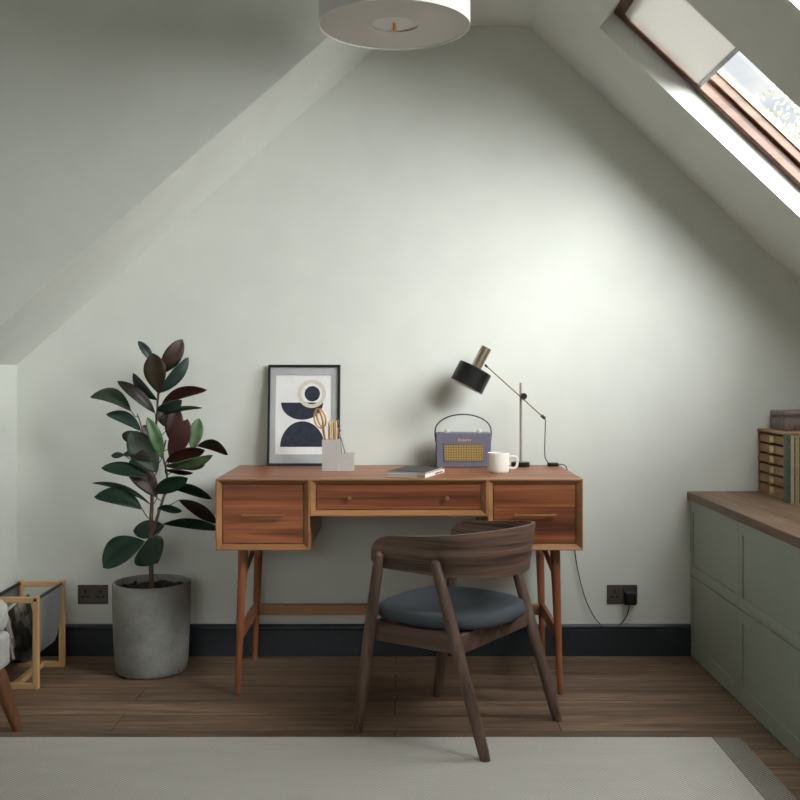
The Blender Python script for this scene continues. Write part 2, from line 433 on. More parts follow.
# roof windows
def roof_window(i, d0, d1):
    w = bpy.data.objects.new('window_%d' % i, None); COL.objects.link(w); w['kind'] = 'structure'
    w.location = S(T1, (d0 + d1) / 2, .1); FR[w] = Matrix.Translation(w.location)
    def ring(t0, t1, a, b, wd, n0, n1):
        bm = B()
        for (p, q, r, s) in ((t0, t1, a, a + wd), (t0, t1, b - wd, b), (t0, t0 + wd, a + wd, b - wd), (t1 - wd, t1, a + wd, b - wd)):
            hexa(bm, [S(t, d, n) for t in (p, q) for d in (r, s) for n in (n0, n1)])
        return bm
    obj('window_frame', ring(T0, T1, d0, d1, .036, .073, .104), M['win'], w, True, bevel=.004)
    obj('window_frame', ring(T0, T1, d0, d1, .031, .104, .118), M['win'], w, True)
    obj('window_sash', ring(T0, T1, d0, d1, .052, .118, .150), M['win'], w, True, bevel=.004)
    obj('glazing_bead', ring(T0 + .02, T1 - .02, d0 + .02, d1 - .02, .040, .150, .163), M['bead'], w, True)
    bm = B(); hexa(bm, [S(t, d, n) for t in (T0 + .03, T1 - .03) for d in (d0 + .03, d1 - .03) for n in (.163, .167)])
    obj('glass', bm, M['glass'], w, True)
for i, (a, b) in enumerate(WD): roof_window(i + 1, a, b)
w_fill = bpy.data.objects.new('window_4', None); COL.objects.link(w_fill); w_fill['kind'] = 'structure'  # unseen window, added to let sky fill the room from behind
bm = B()
for (a, b, c, d) in ((wx0, wx1, wz0, wz0 + .06), (wx0, wx1, wz1 - .06, wz1), (wx0, wx0 + .06, wz0 + .06, wz1 - .06), (wx1 - .06, wx1, wz0 + .06, wz1 - .06), (-.93, -.87, wz0 + .06, wz1 - .06)):
    box(bm, a, b, YB - .1, YB - .04, c, d)
obj('window_frame', bm, M['win'], w_fill)
bm = B(); box(bm, wx0 + .05, wx1 - .05, YB - .075, YB - .07, wz0 + .05, wz1 - .05); obj('glass', bm, M['glass'], w_fill)

def blind(d0, d1, t1, label):
    t = thing('roller_blind', label, 'blind', S(T0 + .05, (d0 + d1) / 2, .085))
    bm = B(); hexa(bm, [S(q, d, n) for q in (T0 + .038, t1 - .016) for d in (d0 + .040, d1 - .040) for n in (.081, .083)])
    obj('blind_fabric', bm, M['blind'], t, True)
    bm = B(); hexa(bm, [S(q, d, n) for q in (t1 - .016, t1) for d in (d0 + .037, d1 - .037) for n in (.078, .088)])
    obj('bottom_bar', bm, M['blind_bar'], t, True, bevel=.002)
    bm = B(); tube(bm, [S(T0 + .056, d0 + .04, .103), S(T0 + .056, d1 - .04, .103)], .016, 16)
    obj('roller', bm, M['blind_bar'], t, True, smooth=True)
blind(.52, 1.145, .6725, 'white linen blind drawn halfway down the brown framed roof window')

# ------------------------------------------------------------------ ceiling lamp
t = thing('pendant_lamp', 'white drum pendant lamp with round diffuser hanging from the ceiling', 'ceiling lamp', (-.016, -1.13, ZC))
zb = 2.185 - ZC
bm = B(); n = 72; R = .2255
lathe(bm, [(R, zb), (R, zb + .20), (R - .002, zb + .20), (R - .002, zb), (R, zb)], n=n, capb=False, capt=False)
obj('lamp_shade', bm, M['drum'], t, smooth=True)
bm = B(); lathe(bm, [(.070, zb + .005), (R - .0025, zb + .005), (R - .0025, zb + .008), (.070, zb + .008), (.070, zb + .005)], n=n, capb=False, capt=False)
df = obj('diffuser', bm, M['diff'], t, smooth=True)
bm = B(); lathe(bm, [(.080, zb + .0105), (.080, zb + .0135)], n=n)
obj('centre_disc', bm, M['disc'], t, smooth=True)
bm = B(); lathe(bm, [(.002, zb - .015), (.0065, zb - .013), (.0085, zb - .008), (.0055, zb - .004), (.0055, zb + .006), (.0055, zb + .0105)], n=20)
obj('finial', bm, M['gold'], t, smooth=True)
bm = B(); tube(bm, [(0, 0, zb + .0136), (0, 0, -.02)], .006, 12); lathe(bm, [(.055, -.025), (.055, -.0005)], n=32)
obj('ceiling_rod', bm, M['gold'], t, smooth=True)

# ------------------------------------------------------------------ rug
t = thing('area_rug', 'flat woven pale grey herringbone rug with a darker border strip on the wooden floor', 'rug', (-.6, -2.4, 0))
bm = B(); box(bm, -2.9, .979, -3.9, -.970, 0.0005, .010); obj('rug_field', bm, M['rug'], t, True, bevel=.003)
bm = B(); box(bm, .979, 1.066, -3.9, -.970, 0.0005, .0095); obj('rug_border', bm, M['rug_b'], t, True, bevel=.003)

# ------------------------------------------------------------------ desk
DX0, DX1, DF, DK, DT = -.649, .6437, -.58, -.03, .778
desk = thing('writing_desk', 'mid-century walnut desk with three drawers and tapered legs against the white wall', 'desk', (-.003, -.305, 0))
def front_ring(x0, x1, z0, z1, w=.021, top=.019):
    bm = B(); yo, yi, yb = DF, DF + .016, DF + .03
    o = [(x0, z0), (x1, z0), (x1, z1), (x0, z1)]; m = [(x0 + .004, z0 + .004), (x1 - .004, z0 + .004), (x1 - .004, z1 - .004), (x0 + .004, z1 - .004)]
    i = [(x0 + w, z0 + w), (x1 - w, z0 + w), (x1 - w, z1 - top), (x0 + w, z1 - top)]
    L = [[bm.verts.new((x, y, z)) for x, z in q] for q, y in ((o, yb), (o, yo + .001), (m, yo), (i, yi), (i, yb))]
    for k in range(len(L)):
        A, C = L[k], L[(k + 1) % len(L)]
        for q in range(4): bm.faces.new((A[q], A[(q + 1) % 4], C[(q + 1) % 4], C[q]))
    return bm
XA, XB_ = -.318, .308
boxes = [(DX0, XA, .527), (XA, XB_, .647), (XB_, DX1, .527)]
for x0, x1, z0 in boxes:
    obj('front_frame', front_ring(x0, x1, z0, DT), M['desk_edge'], desk, True)
bm = B(); box(bm, DX0, DX1, DF + .0302, DK, DT - .019, DT); obj('desk_top', bm, M['desk_top'], desk, True)
bm = B()
for x0, x1, z0 in boxes: box(bm, x0, x1, DF + .0302, DK, z0, DT - .0195)
obj('carcass', bm, M['desk_top'], desk, True)
for i, (x0, x1, z0) in enumerate(boxes):
    bm = B(); box(bm, x0 + .0235, x1 - .0235, DF + .014, DF + .029, z0 + .0235, DT - .0215)
    dr = obj('drawer', bm, M['desk_front'], desk, True, bevel=.0012)
    y0 = DF + .014
    if i != 1:
        zc = .527 + .124; xc = (-.4835 if i == 0 else .4755)
        bm = B(); tube(bm, [(xc - .074, y0 - .02, zc), (xc + .074, y0 - .02, zc)], .0042, 12)
        for q in (-.066, .066): tube(bm, [(xc + q, y0, zc), (xc + q, y0 - .02, zc)], .0035, 10)
        obj('handle', bm, M['bronze'], dr, True, smooth=True)
    else:
        for xc in (-.177, .166):
            bm = B(); lathe(bm, [(.0035, 0), (.003, .010), (.007, .013), (.008, .018), (.006, .021), (0, .022)], (xc, y0, .711), 20, (0, -1, 0))
            obj('knob', bm, M['bronze'], dr, True, smooth=True)
def taper_leg(p0, p1, r0, r1, mat, parent, name='leg', n=20, world=True, k=6, squash=None):
    p0, p1 = Vector(p0), Vector(p1); bm = B()
    tube(bm, [p0.lerp(p1, i / k) for i in range(k + 1)], [r0 + (r1 - r0) * i / k for i in range(k + 1)], n, squash=squash)
    bm.verts.ensure_lookup_table()
    for v in bm.verts[-n:]: v.co.z = p1.z
    for v in bm.verts[:n]: v.co.z = p0.z - .0003
    return obj(name, bm, mat, parent, world, smooth=True)
for sx, xt, xf in ((-1, -.562, -.583), (1, .556, .574)):
    taper_leg((xt, -.505, .527), (xf, -.512, 0), .0185, .0098, M['desk_leg'], desk)
    taper_leg((xt, -.095, .527), (xf, -.068, 0), .0185, .0098, M['desk_leg'], desk)
    xm = xt + (xf - xt) * .6
    bm = B(); hexa(bm, [(xm + a, y, z) for a in (-.008, .008) for y in (-.505, -.085) for z in (.190, .236)])
    obj('side_stretcher', bm, M['desk_leg'], desk, True, bevel=.002)
    bm = B(); tube(bm, [(xt, -.50, .425), (xt - sx * .03, -.36, .527)], .009, 12); obj('brace', bm, M['desk_rail'] if sx < 0 else M['desk_leg'], desk, True, smooth=True)
    bm = B(); tube(bm, [(xt, -.10, .425), (xt - sx * .03, -.22, .527)], .009, 12); obj('brace', bm, M['desk_rail'] if sx < 0 else M['desk_leg'], desk, True, smooth=True)
bm = B(); box(bm, -.565, .558, -.105, -.085, .187, .229); obj('back_stretcher', bm, M['desk_rail'], desk, True, bevel=.002)

# ------------------------------------------------------------------ chair
ch = thing('dining_chair', 'dark walnut chair with curved band backrest and blue-grey seat pulled up to the desk', 'chair', (.193, -.846, 0), math.radians(-34.3))
HB = .23
def cleg(a0, b0, a1, b1, z0, zt, nm, z_end=None):
    top = Vector((a1, b1, zt)); foot = Vector((a0, b0, z0)); bm = B()
    ks = [0, .04, .3, .6, .9, .985, 1]
    rr = [.0155, .017, .0185, .019, .017, .0145, .006]
    tube(bm, [foot.lerp(top, k) for k in ks], rr, 20)
    bm.verts.ensure_lookup_table()
    for v in bm.verts[:20]: v.co.z = z0
    return obj(nm, bm, M['chair'], ch, smooth=True)
yo = HB - .004
cleg(-.241, -.232, -.152, -.235, 0.0002, .588, 'leg')
cleg(.230, -.233, .054, -.235, .0108, .582, 'leg')
cleg(.240, .232, .054, .235, 0.0002, .582, 'leg')
cleg(-.229, .226, -.145, .235, 0.0002, .588, 'leg')
# backrest band
def band():
    bm = B(); path = []
    b_ = .212; a0 = .035; ra = .197; g = lambda x: x ** 1.8
    for i in range(24): path.append((-.197 + (a0 + .197) * g(i / 24), -b_, -.5))
    n = 40
    for i in range(n + 1):
        th = -PI / 2 + PI * i / n
        path.append((a0 + ra * math.cos(th), b_ * math.sin(th), math.cos(th)))
    for i in range(23, -1, -1): path.append((-.16 + (a0 + .16) * g(i / 24), b_, -.5))
    N = len(path); L = [0]
    for i in range(1, N): L.append(L[-1] + math.dist(path[i][:2], path[i - 1][:2]))
    tot = L[-1]; rows = 8; out, inn = [], []
    for i in range(N):
        p = Vector(path[i][:2]); q = Vector(path[min(i + 1, N - 1)][:2]) - Vector(path[max(i - 1, 0)][:2]); q.normalize()
        nr = Vector((q.y, -q.x)); s = L[i] / tot; e = min(s, 1 - s) * tot
        m = min(1, e / (tot / 2))                       # 0 at the ends, 1 at the middle of the back
        sm = m * m * (3 - 2 * m)
        zt = .636 + .040 * sm; zb_ = .533 - .010 * sm
        r = .075
        if e < r:
            c = math.sqrt(max(0, r * r - (r - e) ** 2)) / r
            zt -= (1 - c) * .052; zb_ += (1 - c) * .030
        lean = .012
        o, q2 = [], []
        for k in range(rows + 1):
            z = zb_ + (zt - zb_) * k / rows; off = lean * (z - .6) / .07 * m
            o.append(bm.verts.new((p.x + nr.x * (.0065 + off), p.y + nr.y * (.0065 + off), z)))
            q2.append(bm.verts.new((p.x - nr.x * (.0065 - off), p.y - nr.y * (.0065 - off), z)))
        out.append(o); inn.append(q2)
    for i in range(N - 1):
        for k in range(rows):
            bm.faces.new((out[i][k], out[i + 1][k], out[i + 1][k + 1], out[i][k + 1]))
            bm.faces.new((inn[i][k], inn[i][k + 1], inn[i + 1][k + 1], inn[i + 1][k]))
        bm.faces.new((out[i][rows], out[i + 1][rows], inn[i + 1][rows], inn[i][rows]))
        bm.faces.new((out[i][0], inn[i][0], inn[i + 1][0], out[i + 1][0]))
    for i in (0, N - 1):
        for k in range(rows): bm.faces.new((out[i][k], out[i][k + 1], inn[i][k + 1], inn[i][k]))
    return bm
obj('backrest', band(), M['chair_band'], ch, smooth=True, bevel=0)
# seat cushion
def cushion():
    bm = B(); N = 64; rings = []
    def outline(th, k):
        c, s = math.cos(th), math.sin(th); e = .66
        a = abs(c) ** e * math.copysign(1, c); b = abs(s) ** e * math.copysign(1, s)
        wa = .218; wb = .224 - .022 * max(0, a)
        return a * wa * k - .022, b * wb * k
    prof = [(.0, .366), (.93, .366), (.985, .370), (1.0, .380), (1.0, .390), (.98, .401), (.94, .407), (.86, .410), (.6, .402), (.3, .396), (0, .395)]
    for k, z in prof:
        if k == 0: rings.append([bm.verts.new((-.022, 0, z))])
        else: rings.append([bm.verts.new((*outline(2 * PI * i / N, k), z)) for i in range(N)])
    for q in range(len(rings) - 1):
        A, C = rings[q], rings[q + 1]
        for i in range(N):
            j = (i + 1) % N
            if len(A) == 1: bm.faces.new((A[0], C[i], C[j]))
            elif len(C) == 1: bm.faces.new((A[i], A[j], C[0]))
            else: bm.faces.new((A[i], A[j], C[j], C[i]))
    return bm
obj('seat', cushion(), M['seat'], ch, smooth='all')
bm = B()
box(bm, -.19, .138, -.2235, -.2015, .303, .362); obj('seat_rail', bm, M['chair_rail'], ch, bevel=.003)
bm = B(); box(bm, -.19, .138, .2015, .2235, .303, .362); obj('seat_rail', bm, M['chair_rail'], ch, bevel=.003)
bm = B(); box(bm, .117, .139, -.201, .201, .303, .362); obj('seat_rail', bm, M['chair_rail'], ch, bevel=.003)
bm = B(); box(bm, -.195, -.173, -.201, .201, .303, .362); obj('seat_rail', bm, M['chair_rail'], ch, bevel=.003)

# ------------------------------------------------------------------ rubber plant
PD = .222
px = (151.7 - 400) / sc_(PD)
pl = thing('potted_rubber_plant', 'tall rubber plant with dark leaves in a grey concrete pot left of the desk', 'potted plant', (px, -PD, 0))
bm = B()
lathe(bm, [(.118, 0), (.127, .004), (.134, .014), (.139, .05), (.144, .14), (.148, .25), (.1485, .343), (.146, .346), (.138, .346), (.1365, .343), (.136, .30), (0, .30)], n=64, capt=False)
obj('pot', bm, M['pot'], pl, smooth=True, angle=50)
bm = B(); rings = []
for k in range(9):
    r = .134 * k / 8
    if k == 0: rings.append([bm.verts.new((0, 0, .322))])
    else: rings.append([bm.verts.new((r * math.cos(2 * PI * i / 40), r * math.sin(2 * PI * i / 40), .318 + random.uniform(-.005, .007))) for i in range(40)])
for q in range(8):
    A, C = rings[q], rings[q + 1]
    for i in range(40):
        j = (i + 1) % 40
        if len(A) == 1: bm.faces.new((A[0], C[i], C[j]))
        else: bm.faces.new((A[i], A[j], C[j], C[i]))
low = [bm.verts.new((.134 * math.cos(2 * PI * i / 40), .134 * math.sin(2 * PI * i / 40), .3005)) for i in range(40)]
for i in range(40): bm.faces.new((rings[8][i], rings[8][(i + 1) % 40], low[(i + 1) % 40], low[i]))
so = obj('soil', bm, M['soil'], pl, smooth=False)
bm = B()
for k in range(60):
    a, r = random.uniform(0, 2 * PI), .125 * math.sqrt(random.random()); p = Vector((r * math.cos(a), r * math.sin(a), .324)); sz = random.uniform(.004, .011)
    m = Matrix.Translation(p) @ Matrix.Rotation(random.uniform(0, 6), 4, Vector((random.random(), random.random(), random.random() + .1)).normalized()) @ Matrix.Diagonal((sz, sz * .7, sz * .35, 1))
    bmesh.ops.create_icosphere(bm, subdivisions=1, radius=1, matrix=m)
brk = obj('bark_mulch', bm, M['soil'], pl); brk['kind'] = 'stuff'
def pp(u, v, dd=0): return at(u, v, PD + dd)
main = [(152, 592, 0), (151, 560, 0), (151, 525, .0), (152, 500, 0), (152, 475, .01), (154, 445, .0), (157, 415, 0), (158, 392, 0)]
sec = [(151.5, 535, 0), (158, 515, -.01), (165, 492, -.02), (167, 475, -.02), (163, 455, -.01), (166, 440, 0)]
ter = [(152, 500, 0), (148, 475, .02), (146, 450, .03), (141, 425, .03), (137, 414, .03)]
for path, r0, r1 in ((main, .0098, .0038), (sec, .0065, .0028), (ter, .0045, .002)):
    P_ = smooth_path([pp(*q) for q in path], 5); bm = B()
    tube(bm, P_, [r0 + (r1 - r0) * i / (len(P_) - 1) for i in range(len(P_))], 12)
    obj('stem', bm, M['stem'], pl, True, smooth='all')
stems = [smooth_path([pp(*q) for q in path], 5) for path in (main, sec, ter)]
def leaf(b, tip, w, mat, db=0, dt=0, tilt=.5, curve=.10, cup=.18, which=0, droop=.0, blunt=1.1):
    """b, tip: blade ends as seen; w: width; db, dt: how much nearer than the stem; tilt: turn of the blade towards edge-on"""
    P0 = pp(b[0], b[1], db); P1 = pp(tip[0], tip[1], dt); a = P1 - P0; ln = a.length; an = a.normalized()
    view = Vector((0, -1, 0)); side = an.cross(view).normalized(); nr = side.cross(an).normalized()
    rot = Matrix.Rotation(tilt, 3, an); side = rot @ side; nr = rot @ nr
    up = Vector((0, 0, 1)); up = (up - an * up.dot(an))
    wd = w / sc_(PD + (db + dt) / 2) / 2 / max(.35, math.cos(tilt))
    bm = B(); NS, NW = 14, 3; rows = []
    for i in range(NS + 1):
        s = i / NS
        pw = math.sin(PI * min(1, s ** blunt)) ** .66 if 0 < s < 1 else 0
        pw = max(pw, .06 if i == 0 else 0)
        c = P0 + a * s + up * (droop * ln * 4 * s * (1 - s)) + nr * (curve * ln * 4 * s * (1 - s))
        row = []
        for k in range(-NW, NW + 1):
            f = k / NW
            row.append(bm.verts.new(c + side * (wd * pw * f) + nr * (cup * wd * pw * abs(f) ** 1.4 - (.0016 if k == 0 else 0))))
        rows.append(row)
    for i in range(NS):
        for k in range(2 * NW): bm.faces.new((rows[i][k], rows[i][k + 1], rows[i + 1][k + 1], rows[i + 1][k]))
    bmesh.ops.remove_doubles(bm, verts=bm.verts[:], dist=1e-5)
    g = bmesh.ops.extrude_face_region(bm, geom=bm.faces[:])
    for v_ in g['geom']:
        if isinstance(v_, bmesh.types.BMVert): v_.co += nr * -.0009
    # petiole to the nearest lower point of its stem
    st = stems[which]; q = min(st, key=lambda p_: (p_ - P0 - Vector((0, 0, -.035))).length)
    mid = q.lerp(P0, .5) + Vector((0, 0, -.008))
    tube(bm, smooth_path([q, mid, P0, P0 + a * .05], 4), .0019, 6, mi=1)
    return obj('leaf', bm, [LM[mat], M['petiole']], pl, True, smooth='all')
LV = [
 ((153, 362), (138, 341), 8, 'te', -.03, -.02, .5), ((160, 374), (182.5, 339), 17, 'br', -.03, -.05, .35),
 ((159, 394), (153, 353), 22, 'ob', .03, .06, .1, .1, .18, 0, 0, 1.35), ((159, 393), (188.5, 357), 12, 'te', -.01, -.03, .6),
 ((157, 400), (133, 373), 12, 'te', .01, .03, -.6), ((155, 413), (117, 381), 11, 'db', .02, .06, .6, .12),
 ((131, 411), (90, 397), 14, 'gg', .04, .02, .6, .06, .18, 2, .16), ((162, 404), (207, 390), 11, 'ma', .0, .03, .7, .03, .18, 0, .14),
 ((157, 410), (182, 400), 12, 'te', .03, .05, .7), ((163, 415), (202, 408), 5, 'dg', .0, .02, 1.1, .02, .1, 0, .1),
 ((141, 431), (106, 414), 11, 'te', .03, .01, .7, .04, .18, 2, .10), ((172, 443), (176, 406), 18, 'ma', .0, -.01, .2, .05, .2, 1),
 ((170, 458), (188, 419), 19, 'ma', .03, .04, .3, .05, .2, 1), ((192, 450), (199, 418), 14, 'lg', -.04, -.06, .2, .05, .2, 1),
 ((162, 458), (147, 417), 12, 'bg', .06, .09, .5, .08), ((157, 472), (130, 431), 27, 'gg', .07, .08, .25, .06, .2, 2),
 ((141, 441), (122, 434), 12, 'ob', -.02, -.04, .4, .05, .1, 2), ((197, 446), (228, 455), 12, 'ob', -.03, -.02, .6, .03, .2, 1, .22),
 ((166, 462), (205, 450), 14, 'ma', .03, .06, .7, .03, .2, 1, .08), ((165, 466), (213, 455), 11, 'lg', .07, .10, .8, .03, .2, 1, -.03),
 ((175, 466), (205, 465), 9, 'bg', .02, .04, .7, .0, .2, 1), ((165, 470), (193, 473), 6, 'ma', .05, .08, .9, .0, .2, 1),
 ((124, 455), (111, 455.5), 6, 'te', -.01, -.04, .4, .0, .1, 2), ((152, 460), (122, 455), 8, 'db', .09, .10, .8, .04, .2, 2, .1),
 ((148, 477), (101, 468), 13, 'dg', .07, .10, .5, .02, .2, 0, .06), ((157, 497), (126, 466), 19, 'br', .04, .05, .5, .04, .2, 0, .1),
 ((150, 471), (129, 461), 9, 'te', -.02, -.06, .5), ((154, 493), (188, 478), 16, 'dg', .05, .10, .4, .03, .2, 1, .05),
 ((169, 487), (212, 499), 12, 'dg', -.02, .0, .7, .0, .2, 1, .10), ((179, 500), (217, 523), 15, 'ob', -.05, -.06, .6, .0, .2, 1, .08),
 ((158, 508), (182, 511), 9, 'dg', .05, .09, .6, .0, .2, 1, .04), ((163, 524), (220, 530), 12, 'dg', -.02, -.05, .7, .0, .2, 1, .08),
 ((150, 504), (92, 483), 4.5, 'te', .0, .03, 1.0, .0, .1, 0, .10), ((142, 509), (94, 497), 16, 'dg', .03, .06, .6, .0, .2, 0, .14),
 ((144, 541), (103, 568), 27, 'dg', .04, .10, .45, .0, .25, 0, .12), ((150, 537), (158, 563), 40, 'dg', .06, .12, .4, .05, .3, 0, .0, 1.3),
 ((164, 526), (133, 531), 17, 'te', -.03, -.05, .5, .0, .2, 0, -.04), ((168, 428), (160, 405), 14, 'gg', -.03, -.04, .4, .0, .2, 0),
 ((150, 436), (143, 425), 8, 'ma', .0, .0, .4, .0, .2, 2),
]
for L_ in LV: leaf(*L_)

# ------------------------------------------------------------------ sockets
def socket(xc, label, plugged):
    zc = .2475; t = thing('wall_socket', label, 'socket', (xc, 0, zc))
    bm = B(); box(bm, -.062, .062, -.005, -.0002, -.0395, .0395)
    p = obj('face_plate', bm, M['plate'], t, bevel=.0015)
    for s in (-1, 1):
        bm = B(); cx = s * .031
        if plugged and s == 1: pass
        else:
            for (a, z, w, h) in ((0, .012, .0035, .007), (-.0105, -.009, .006, .0035), (.0105, -.009, .006, .0035)):
                box(bm, cx + a - w, cx + a + w, -.0056, -.0051, z - h, z + h)
            obj('pin_holes', bm, M['hole'], t)
        bm = B(); box(bm, s * .009 - .005, s * .009 + .005, -.0075, -.0051, .010, .028); obj('switch', bm, M['plate'], t, bevel=.001)
socket(-1.252, 'dark bronze double wall socket left of the potted plant', False)
socket(.906, 'dark bronze double wall socket with a black plug, right of the desk', True)

# ------------------------------------------------------------------ desk lamp
LD = .118
t = thing('desk_lamp', 'desk lamp with a black drum shade, brass neck and long angled arm on the desk', 'lamp', (.480, -.098, DT))
bm = B(); lathe(bm, [(.036, 0), (.037, .002), (.037, .016), (.035, .018), (0, .018)], (0, 0, .0003), 48, capt=False); obj('base', bm, M['black'], t, smooth=True)
bm = B(); tube(bm, [(.002, 0, .018), (.002, 0, 1.112 - DT)], .0056, 16); obj('pole', bm, M['pole'], t, smooth=True)
pv = at(523.8, 396.3, LD)
bm = B(); lathe(bm, [(.011, -.012), (.013, -.010), (.013, .010), (.011, .012)], pv + Vector((0, .006, 0)), 24, (0, -1, 0)); obj('pivot_knob', bm, M['black_pl'], t, True, smooth=True)
bm = B(); tube(bm, [at(485.5, 365.2, LD), at(543.5, 417.3, LD)], .0026, 12); obj('arm', bm, M['arm_brass'], t, True, smooth=True)
bm = B(); tube(bm, [at(485, 364.6, LD), at(487.3, 367, LD)], .0045, 12); obj('arm_joint', bm, M['black_pl'], t, True, smooth=True); bm = B(); tube(bm, [at(541.3, 415.4, LD), at(545, 418.4, LD)], .0062, 12); obj('arm_joint', bm, M['black_pl'], t, True, smooth=True)
c0 = at(475.8, 368, LD); c1 = at(466.2, 386.3, LD); ax = (c1 - c0).normalized(); ax = (ax + Vector((0, -.04, 0))).normalized(); H = (c1 - c0).length
bm = B(); lathe(bm, [(.020, 0), (.066, 0), (.0695, .003), (.0695, H), (.068, H), (.067, H - .004), (.067, .006), (.02, .005)], c0, 56, ax, capt=False, capb=False)
sh = obj('lamp_shade', bm, [M['black'], M['shade_in']], t, True, smooth=True)
for p in sh.data.polygons:
    v = (p.center + t.location - c0); r = (v - ax * v.dot(ax)); z = v.dot(ax)
    if (r.length < .0675 and .004 < z < H - .001 and p.normal.dot(r) < .001) or (z > H - .003 and r.length < .0683): p.material_index = 1
bm = B(); lathe(bm, [(.0, -.092), (.020, -.092), (.0215, -.090), (.0215, .001)], c0, 40, ax); obj('lamp_neck', bm, M['brass'], t, True, smooth=True)
bm = B(); bmesh.ops.create_uvsphere(bm, u_segments=24, v_segments=16, radius=.026, matrix=Matrix.Translation(c0 + ax * .035)); obj('bulb', bm, M['shade_in'], t, True, smooth='all')
# flex: from the arm end down to the desk, over its back edge, down and across to the socket
cord = [at(543.5, 417.5, LD), at(545.3, 420, LD), at(545, 436, .10), at(544.8, 455, .09), at(547, 461, .085), at(551, 464.0, .08)]
bm = B(); tube(bm, smooth_path(cord, 6), .0019, 8); obj('cord', bm, M['black_pl'], t, True, smooth='all')
bm = B(); box(bm, .590, .634, -.092, -.066, DT + .0005, DT + .014); obj('cord_switch', bm, M['black_pl'], t, True, bevel=.004, seg=3)
cord2 = [(.632, -.079, .785), (.655, -.068, .783), (.672, -.05, .768), (.682, -.03, .72), (.692, -.016, .62), (.711, -.012, .43), (.728, -.012, .33), (.757, -.015, .225), (.80, -.022, .145), (.845, -.024, .114), (.888, -.026, .128), (.918, -.028, .165), (.930, -.028, .207)]
bm = B(); tube(bm, smooth_path(cord2, 6), .0021, 8); obj('cord', bm, M['black_pl'], t, True, smooth='all')
bm = B(); hexa(bm, [(x, y, z) for x, y, z in ((.912, -.0082, .207), (.912, -.0082, .262), (.916, -.036, .211), (.916, -.036, .258), (.960, -.0082, .207), (.960, -.0082, .262), (.956, -.036, .211), (.956, -.036, .258))])
obj('plug', bm, M['black_pl'], t, True, bevel=.003)

# ------------------------------------------------------------------ radio
rx0, rx1, ry0, ry1, rh = .1435, .3600, -.137, -.052, .136
rc = (rx0 + rx1) / 2
t = thing('table_radio', 'retro violet-grey portable radio with gold grille and thin carry handle', 'radio', (rc, -.095, DT))
hw = (rx1 - rx0) / 2
bm = B(); box(bm, -hw, hw, -.040, .043, .0005, rh)
obj('case', bm, M['radio'], t, bevel=.004, seg=3)
gx0, gx1 = -.0755, .0775; gz0, gz1 = .0265, .0905
bm = B(); box(bm, -hw + .002, hw - .002, -.0425, -.0402, .002, rh - .002)
for (a, b, c, d) in ((gx0 - .003, gx1 + .003, gz1, gz1 + .003), (gx0 - .003, gx1 + .003, gz0 - .003, gz0), (gx0 - .003, gx0, gz0, gz1), (gx1, gx1 + .003, gz0, gz1)):
    box(bm, a, b, -.0455, -.0426, c, d)
obj('front_panel', bm, M['radio'], t, bevel=.001)
bm = B(); box(bm, gx0, gx1, -.0440, -.0427, gz0, gz1); obj('grille', bm, M['grille'], t)
for x in (-.064, .064):
    bm = B(); lathe(bm, [(.0095, 0), (.010, .002), (.010, .009), (.008, .011), (0, .011)], (x, 0.0, rh + .0004), 24, capt=False); obj('knob', bm, M['cream'], t, smooth=True)
for s in (-1, 1):
    bm = B(); box(bm, s * (hw + .0022) - .002, s * (hw + .0022) + .002, -.010, .010, rh - .034, rh - .004); obj('strap_tab', bm, M['leather'], t, bevel=.001)
hp = [(-hw - .0035, 0, rh - .018), (-hw - .004, 0, rh)]
hp += [((hw + .003) * math.cos(PI - PI * i / 24), 0, rh + .008 + .064 * math.sin(PI * i / 24)) for i in range(25)]
hp += [(hw + .004, 0, rh), (hw + .0035, 0, rh - .018)]
bm = B(); tube(bm, hp, .0028, 10, squash=(1, 1)); obj('carry_handle', bm, M['strap'], t, smooth='all')
def text_part(txt, size, loc, rot, mat, parent, name, ext=.0004, shear=0.3):
    cu = bpy.data.curves.new(name, 'FONT'); cu.body = txt; cu.size = size; cu.extrude = ext; cu.align_x = 'CENTER'; cu.align_y = 'CENTER'; cu.shear = shear
    tmp = bpy.data.objects.new(name + '_c', cu); COL.objects.link(tmp)
    dg = bpy.context.evaluated_depsgraph_get(); me = bpy.data.meshes.new_from_object(tmp.evaluated_get(dg))
    bpy.data.objects.remove(tmp); bpy.data.curves.remove(cu)
    me.transform(Matrix.Translation(loc) @ rot.to_matrix().to_4x4()); me.materials.clear(); me.materials.append(mat)
    o = bpy.data.objects.new(name, me); COL.objects.link(o); o.parent = parent; FR[o] = FR[parent]; return o
from mathutils import Euler
text_part('Roberts', .016, (.002, -.0432, .1085), Euler((PI / 2, 0, 0)), M['emblem'], t, 'script_emblem')

# ------------------------------------------------------------------ mug
t = thing('mug', 'white mug with squared handle standing in front of the lamp base', 'mug', (.3695, -.335, DT), math.radians(0))
bm = B(); lathe(bm, [(.036, .0004), (.039, .002), (.0402, .008), (.0405, .072), (.0395, .0745), (.038, .073), (.0375, .010), (.033, .006), (0, .006)], n=48, capt=False)
obj('body', bm, M['white'], t, smooth=True, angle=60)
hp = smooth_path([(.038, -.004, .058), (.055, -.004, .060), (.0675, -.004, .056), (.071, -.004, .044), (.069, -.004, .026), (.062, -.004, .018), (.052, -.004, .016), (.038, -.004, .018)], 5)
bm = B(); tube(bm, hp, .0036, 12, squash=(1.0, 1.35)); obj('handle', bm, M['white'], t, smooth='all')
bm = B(); lathe(bm, [(0, 0), (.0374, 0), (.0374, .0008), (0, .0008)], (0, 0, .060), 40, capb=False, capt=False)
obj('coffee', bm, M['bk_dark'], t)

